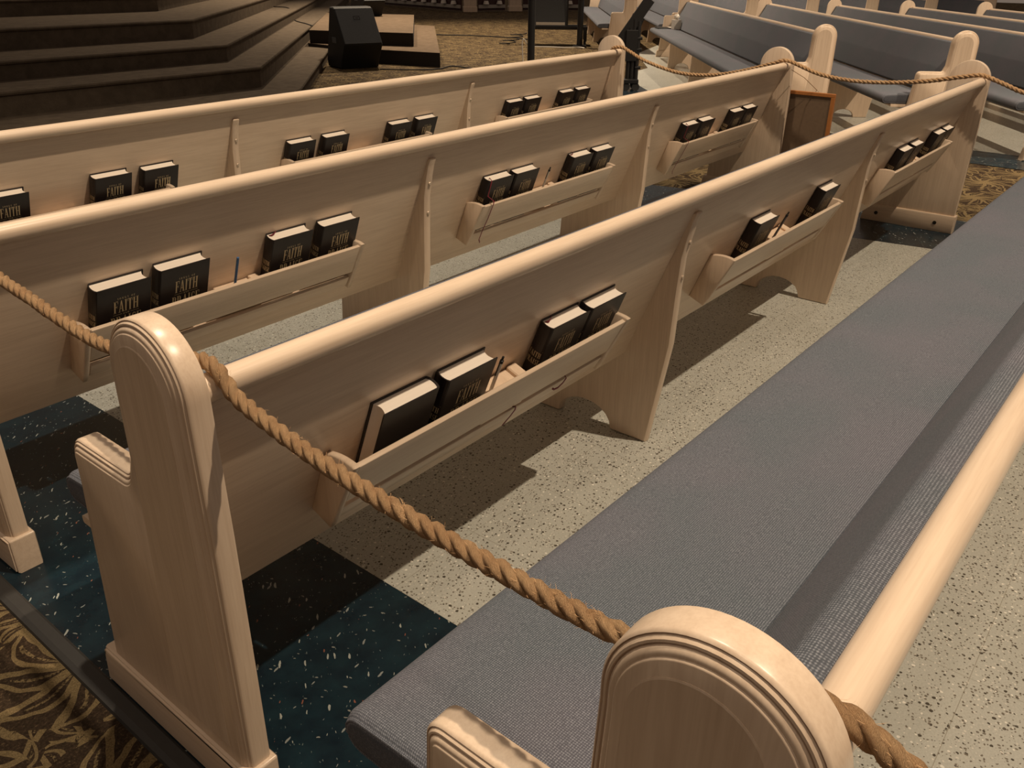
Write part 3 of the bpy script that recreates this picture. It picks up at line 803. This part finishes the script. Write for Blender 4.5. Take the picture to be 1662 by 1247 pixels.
# carpeted platform steps behind the speaker
def platform(name, label, quad, z, b=.012, zb=-.006):
    bm = bmesh.new(); f = [bm.verts.new((x, y, zb)) for x, y in quad]; g = [bm.verts.new((x, y, z)) for x, y in quad]
    bm.faces.new(f[::-1]); bm.faces.new(g)
    for i in range(len(quad)): bm.faces.new((f[i], f[(i+1) % len(quad)], g[(i+1) % len(quad)], g[i]))
    o = link(name, bm, M['board'], None, False); o.data.materials.append(M['riser_shade'])
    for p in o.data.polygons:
        if abs(p.normal.z) < .5: p.material_index = 1  # upright faces get the carpet darkened by painted shade
    tag(o, label, 'step'); return o
platform('carpeted_step', 'upper brown carpeted step behind the black floor speaker', [(9.05, 11.0), (9.793, 9.32), (13.48, 12.98), (12.6, 14.8)], .40, zb=.2)
platform('carpeted_step', 'lower brown carpeted step to the right of the black floor speaker', [(8.98, 9.62), (9.314, 8.287), (13.56, 12.46), (13.50, 13.0), (12.6, 14.85), (9.02, 11.02)], .20)

# ------------------------------------------------------------------ floor monitors
def make_speaker(label, loc, rz, sc=1.0):
    t = thing('stage_speaker', label, 'speaker', loc, rz); t.scale = (sc, sc, sc)
    prof = [(.25, 0), (.30, .10), (.42, .29), (.44, .33), (.14, .80), (.10, .82), (-.02, .82), (-.26, .10), (-.24, .0)]   # (toward viewer, z)
    w = .30
    bm = bmesh.new(); rings_prism(bm, [(-a, b) for a, b in prof], [(.012, -w), (0, -w+.012), (0, w-.012), (.012, w)])
    link('cabinet', bm, M['blackp'], t, angle=30)
    # grille slab lying on the slanted face
    a = Vector((.44, .33)); b = Vector((.14, .80)); d = (b-a).normalized(); nrm = Vector((d.y, -d.x))
    g = [a+d*.015, b-d*.01, b-d*.01+nrm*.02, a+d*.015+nrm*.02]
    bm = bmesh.new(); rings_prism(bm, [(-p.x, p.y) for p in g], [(.004, -w+.012), (0, -w+.016), (0, w-.016), (.004, w-.012)])
    gr = link('grille', bm, M['grille'], t)
    bm = bmesh.new(); box(bm, -w+.02, w-.02, -.10, .01, .8201, .8225); link('top_cap', bm, M['grille'], t, False)
    c = a+d*.40+nrm*.0205
    bm = bmesh.new(); pts = []
    for k in range(4): pass
    for x0, x1, s0, s1 in ((-.05, .05, .02, .03), (-.05, .05, -.03, -.02), (-.05, -.04, -.03, .03), (.04, .05, -.03, .03), (-.02, .02, -.005, .005)):
        vs = [c+d*s_ for s_ in (s0, s1)]
        bm.faces.new([bm.verts.new((x, -q.x, q.y)) for x, q in ((x0, vs[0]), (x1, vs[0]), (x1, vs[1]), (x0, vs[1]))])
    link('badge', bm, M['blackp'], gr)
    for s in (-1, 1):
        bm = bmesh.new(); box(bm, s*w-.004, s*w+.004, -.15, .0, .34, .42); link('handle', bm, M['grille'], t, False, bevel=.003)
    for x in (-.22, .22):
        for y in (-.2, .2):
            bm = bmesh.new(); cyl(bm, (x, y), .02, -.006, .0); link('foot', bm, M['rubber'], t)
    return t
make_speaker('black wedge stage speaker on the gold carpet beside the stairs', (8.50, 9.33, 0.0), math.radians(-18), 1.01)
make_speaker('second black stage speaker standing farther back on the upper carpeted step', (12.45, 13.35, .406), math.radians(-12), .85)

# ------------------------------------------------------------------ black pole stand
t = thing('speaker_pole', 'tall thick black pole stand rising from the carpet behind the pews', 'pole', (8.6, 6.0, 0))
bm = bmesh.new(); cyl(bm, (0, 0), .046, .02, 1.05, 20); link('lower_tube', bm, M['black'], t)
bm = bmesh.new(); cyl(bm, (0, 0), .038, 1.05, 2.2, 20); link('upper_tube', bm, M['black'], t)
bm = bmesh.new(); tube(bm, [(0, 0, 1.03), (0, 0, 1.04), (0, 0, 1.09), (0, 0, 1.10)], .056, 20); link('collar', bm, M['black'], t)
bm = bmesh.new(); tube(bm, [(.05, -.04, 1.04), (.16, -.13, 1.33)], .012, 8); link('brace', bm, M['black'], t)
for i in range(3):
    a = i*2*PI/3+.9
    bm = bmesh.new(); tube(bm, [(.04*math.cos(a), .04*math.sin(a), .16), (.45*math.cos(a), .45*math.sin(a), .008)], .014, 8); link('leg', bm, M['black'], t)
bm = bmesh.new(); tube(bm, catmull([(-.04, .04, .50), (-.062, .06, .55), (-.075, .075, .55), (-.082, .082, .50), (-.078, .078, .4), (-.07, .07, .2), (-.08, .08, .0)], 6), .007, 8); link('white_cable', bm, M['white'], t)

# ------------------------------------------------------------------ equipment at the front
t = thing('equipment_cart', 'low black equipment cart with casters and coiled cables, front of the cushioned pews', 'cart', (13.53, 9.19, 0), math.radians(-54))
bm = bmesh.new(); box(bm, -.55, .57, -.03, .03, .30, .345); box(bm, -.55, .57, .42, .48, .30, .345); link('frame_bar', bm, M['black'], t, False, bevel=.004)
bm = bmesh.new(); box(bm, -.54, .56, -.02, .47, .285, .30); link('shelf', bm, M['black'], t, False)
for x in (-.52, .54):
    for y in (0, .45):
        bm = bmesh.new(); box(bm, x-.03, x+.03, y-.03, y+.03, .08, .30); g = link('leg', bm, M['black'], t, False)
        bm = bmesh.new(); tube(bm, [(x-.018, y, .038), (x+.018, y, .038)], .042, 14); link('caster', bm, M['rubber'], g)
t = thing('guitar_amplifier', 'dark grey backed amplifier leaning on the black equipment cart', 'amplifier', (13.50, 9.30, .345), math.radians(-54))
bm = bmesh.new(); rings_prism(bm, [(-.06, 0), (.16, 0), (.26, .62), (.04, .62)], [(.01, -.36), (0, -.35), (0, .30), (.01, .31)]); link('cabinet', bm, M['grille'], t)
bm = bmesh.new(); box(bm, .28, .31, -.085, -.06, .02, .60); link('side_trim', bm, M['black'], t, False)
bm = bmesh.new(); box(bm, -.30, .25, -.066, -.058, .02, .07); link('control_strip', bm, M['white'], t, False)
t = thing('microphone_stand', 'short black stand post standing right of the grey amplifier', 'stand', (13.62, 8.72, 0))
bm = bmesh.new(); cyl(bm, (0, 0), .055, .03, .95, 14); link('post', bm, M['black'], t)
bm = bmesh.new(); cyl(bm, (0, 0), .13, 0, .03, 20); link('base', bm, M['black'], t)
def cable(label, pts, r=.006, mat='black'):
    bm = bmesh.new(); tube(bm, catmull(pts, 8), r, 6); o = link('cable', bm, M[mat], None); tag(o, label, 'cable'); return o
cable('thin black cable running across the gold carpet toward the cart', [(12.6, 14.9, .006), (13.794, 12.564, .006), (14.124, 11.997, .006), (14.31, 11.115, .006), (14.2, 10.4, .006), (13.6, 9.9, .006)], .011)
cable('thin black cable lying along the base of the lower carpeted step', [(8.466, 8.704, .006), (8.7, 8.35, .006), (9.05, 8.10, .006), (9.48, 8.20, .006), (9.45, 7.657, .006), (9.3, 6.9, .006)], .009)
cable('thin dark cable draped down the lighter side of the stairs', [(11.3, 15.0, .556), (11.2, 14.30, .554), (11.10, 14.12, .40), (11.0, 13.9, .374), (10.6, 13.3, .374), (10.272, 12.6, .374), (9.95, 12.0, .374)], .010)
lp = [(12.95+.14*math.cos(a*.55)+.01*a, 10.0+.14*math.sin(a*.55), .01+.004*a) for a in range(46)]
cable('black coiled cable heaped on the carpet at the left of the cart', lp, .010)
cable('white cable lying on the carpet in front of the cart', [(12.9, 9.35, .008), (13.1, 9.1, .008), (13.22, 8.8, .008), (13.45, 8.62, .008), (13.4, 8.45, .008)], .011, 'white')

# folded music stands
t = thing('folded_music_stand', 'folded black music stand on a wheeled base beyond the farthest pew end', 'music stand', (9.12, 4.80, 0), math.radians(-51))
for i, (dx, h0, h1, lean, wd) in enumerate(((-.02, .62, 1.06, -.60, .13), (.06, .58, .99, -.48, .025), (.02, .50, .80, -.40, .16))):
    bm = bmesh.new(); Mx = Matrix.Translation((dx-.14, .03*i, h0-.05)) @ Matrix.Rotation(-lean, 4, 'Y')
    box(bm, -wd/2, wd/2, -.02, .0, .0, h1-h0+.14, Mx); link('desk', bm, M['black'], t, False, bevel=.004)
for x, h in ((.0, .82), (.055, .80), (-.05, .72)):
    bm = bmesh.new(); cyl(bm, (x, 0), .028, .08, h, 10); link('shaft', bm, M['black'], t)
bm = bmesh.new(); box(bm, -.10, .045, -.045, -.02, .34, .70); box(bm, -.05, .085, .02, .04, .20, .62); link('folded_tray', bm, M['black'], t, False, bevel=.006)
for z in (.26, .37, .47, .60):
    bm = bmesh.new(); tube(bm, [(.04, -.01, z), (.105, -.02, z+.005)], .020, 10); link('knob', bm, M['black'], t)
bm = bmesh.new(); box(bm, -.10, .08, -.12, .12, .085, .13); bs = link('base', bm, M['black'], t, False, bevel=.005)
for x, y in ((.05, -.09), (.05, .09), (-.07, -.09), (-.07, .09)):
    bm = bmesh.new(); tube(bm, [(x, y-.018, .045), (x, y+.018, .045)], .048, 16); link('wheel', bm, M['rubber'], bs)

# ------------------------------------------------------------------ low choir screen far behind
def screen(label, a, b):
    a = Vector(a); b = Vector(b); d = b-a; L = d.length; rz = math.atan2(d.y, d.x)
    t = thing('choir_screen', label, 'choir screen', (a.x, a.y, 0), rz)
    bm = bmesh.new(); box(bm, 0, L, .02, .06, .03, 1.0); link('dark_panel', bm, M['darkwood'], t, False)
    for z0, z1 in ((.10, .20), (.42, .50), (.85, .95)):
        bm = bmesh.new(); box(bm, 0, L, -.03, .02, z0, z1); link('rail', bm, M['tissuebox'], t, False, bevel=.005)
    n = max(2, int(L/.55))
    for i in range(n):
        x = (i+.5)*L/n
        bm = bmesh.new(); tube(bm, [(x, -.06, .22), (x, -.06, .32)], lambda f: .10-.03*f, 10); link('pale_knob', bm, M['paper'], t)
    return t
screen('curved pale and dark choir screen segment far behind the carpet, leftmost part', (22.6, 24.6), (21.62, 20.34))
screen('choir screen segment left of the first pale post, far behind the carpet', (21.6, 20.3), (21.12, 18.55))
screen('choir screen segment between the two pale posts far behind the carpet', (21.62, 18.22), (22.52, 17.86))
screen('choir screen segment right of the second pale post far behind the carpet', (23.0, 17.5), (24.3, 16.2))
for i, (x, y, lab) in enumerate(((21.32, 18.32, 'left of the two pale square posts in the distant choir screen'), (22.78, 17.66, 'right of the two pale square posts in the distant choir screen'))):
    t = thing('wooden_post', lab, 'post', (x, y, 0), math.radians(-44))
    bm = bmesh.new(); box(bm, -.20, .20, -.15, .15, 0, 1.05); link('shaft', bm, M['woodz'], t, False, bevel=.01)
    bm = bmesh.new(); box(bm, -.22, .22, -.17, .17, 0, .16); link('base_block', bm, M['woodz'], t, False, bevel=.01)

# ------------------------------------------------------------------ light
def spot(loc, aim, power, size=60, blend=.5, r=.12, col=(1, .80, .58)):
    l = bpy.data.lights.new('ceiling or fill spot', 'SPOT'); l.energy = power; l.spot_size = math.radians(size); l.spot_blend = blend
    l.shadow_soft_size = r; l.color = col
    o = bpy.data.objects.new('ceiling_or_fill_spot', l); COL.objects.link(o); o.location = loc
    o.rotation_euler = (Vector(aim)-Vector(loc)).to_track_quat('-Z', 'Y').to_euler()
    return o
spot((3.0, -4.7, 11.5), (2.8, .1, 0), 4250, 52, .35, .10)
spot((2.2, 1.85, 10.0), (2.5, .9, 0), 2300, 54, .5, .16, (1, .84, .64))
spot((8.6, -4.4, 8.6), (10.6, .6, 0), 3300, 62, .5, .10)
spot((7.2, 3.6, 9.0), (11.0, 1.8, 0), 1500, 66, .6, .12)  # fill added to brighten the back cushions across the aisle, no known fixture
spot((-1.5, -1.2, 8.0), (.8, -.2, 0), 250, 46, .8, .15)
spot((14.5, 12.5, 9.0), (14.0, 10.5, 0), 6200, 90, .8, .15)
spot((11.0, 14.0, 9.0), (8.5, 10.5, 0), 2400, 70, .8, .2)
w = bpy.data.worlds.new('dim hall'); SC.world = w; w.use_nodes = True
bg = w.node_tree.nodes['Background']; bg.inputs['Color'].default_value = (1, .765, .60, 1); bg.inputs['Strength'].default_value = .172

# ------------------------------------------------------------------ camera
cam = bpy.data.cameras.new('camera'); co = bpy.data.objects.new('camera', cam); COL.objects.link(co)
Rv = Vector((.62891459, -.77743299, .00802422)); Uv = Vector((.34537621, .28861347, .89298238)); Fv = Vector((.69654986, .55883828, -.45002008))
mt = Matrix(((Rv.x, Uv.x, -Fv.x, -.51900527), (Rv.y, Uv.y, -Fv.y, -1.05198701), (Rv.z, Uv.z, -Fv.z, 1.43286877), (0, 0, 0, 1)))
co.matrix_world = mt
cam.sensor_width = 36; cam.lens = 1359.534/1662*36; cam.clip_start = .02; cam.clip_end = 200
SC.camera = co
SC.view_settings.view_transform = 'Standard'
SC.view_settings.look = 'None'
SC.view_settings.exposure = 0
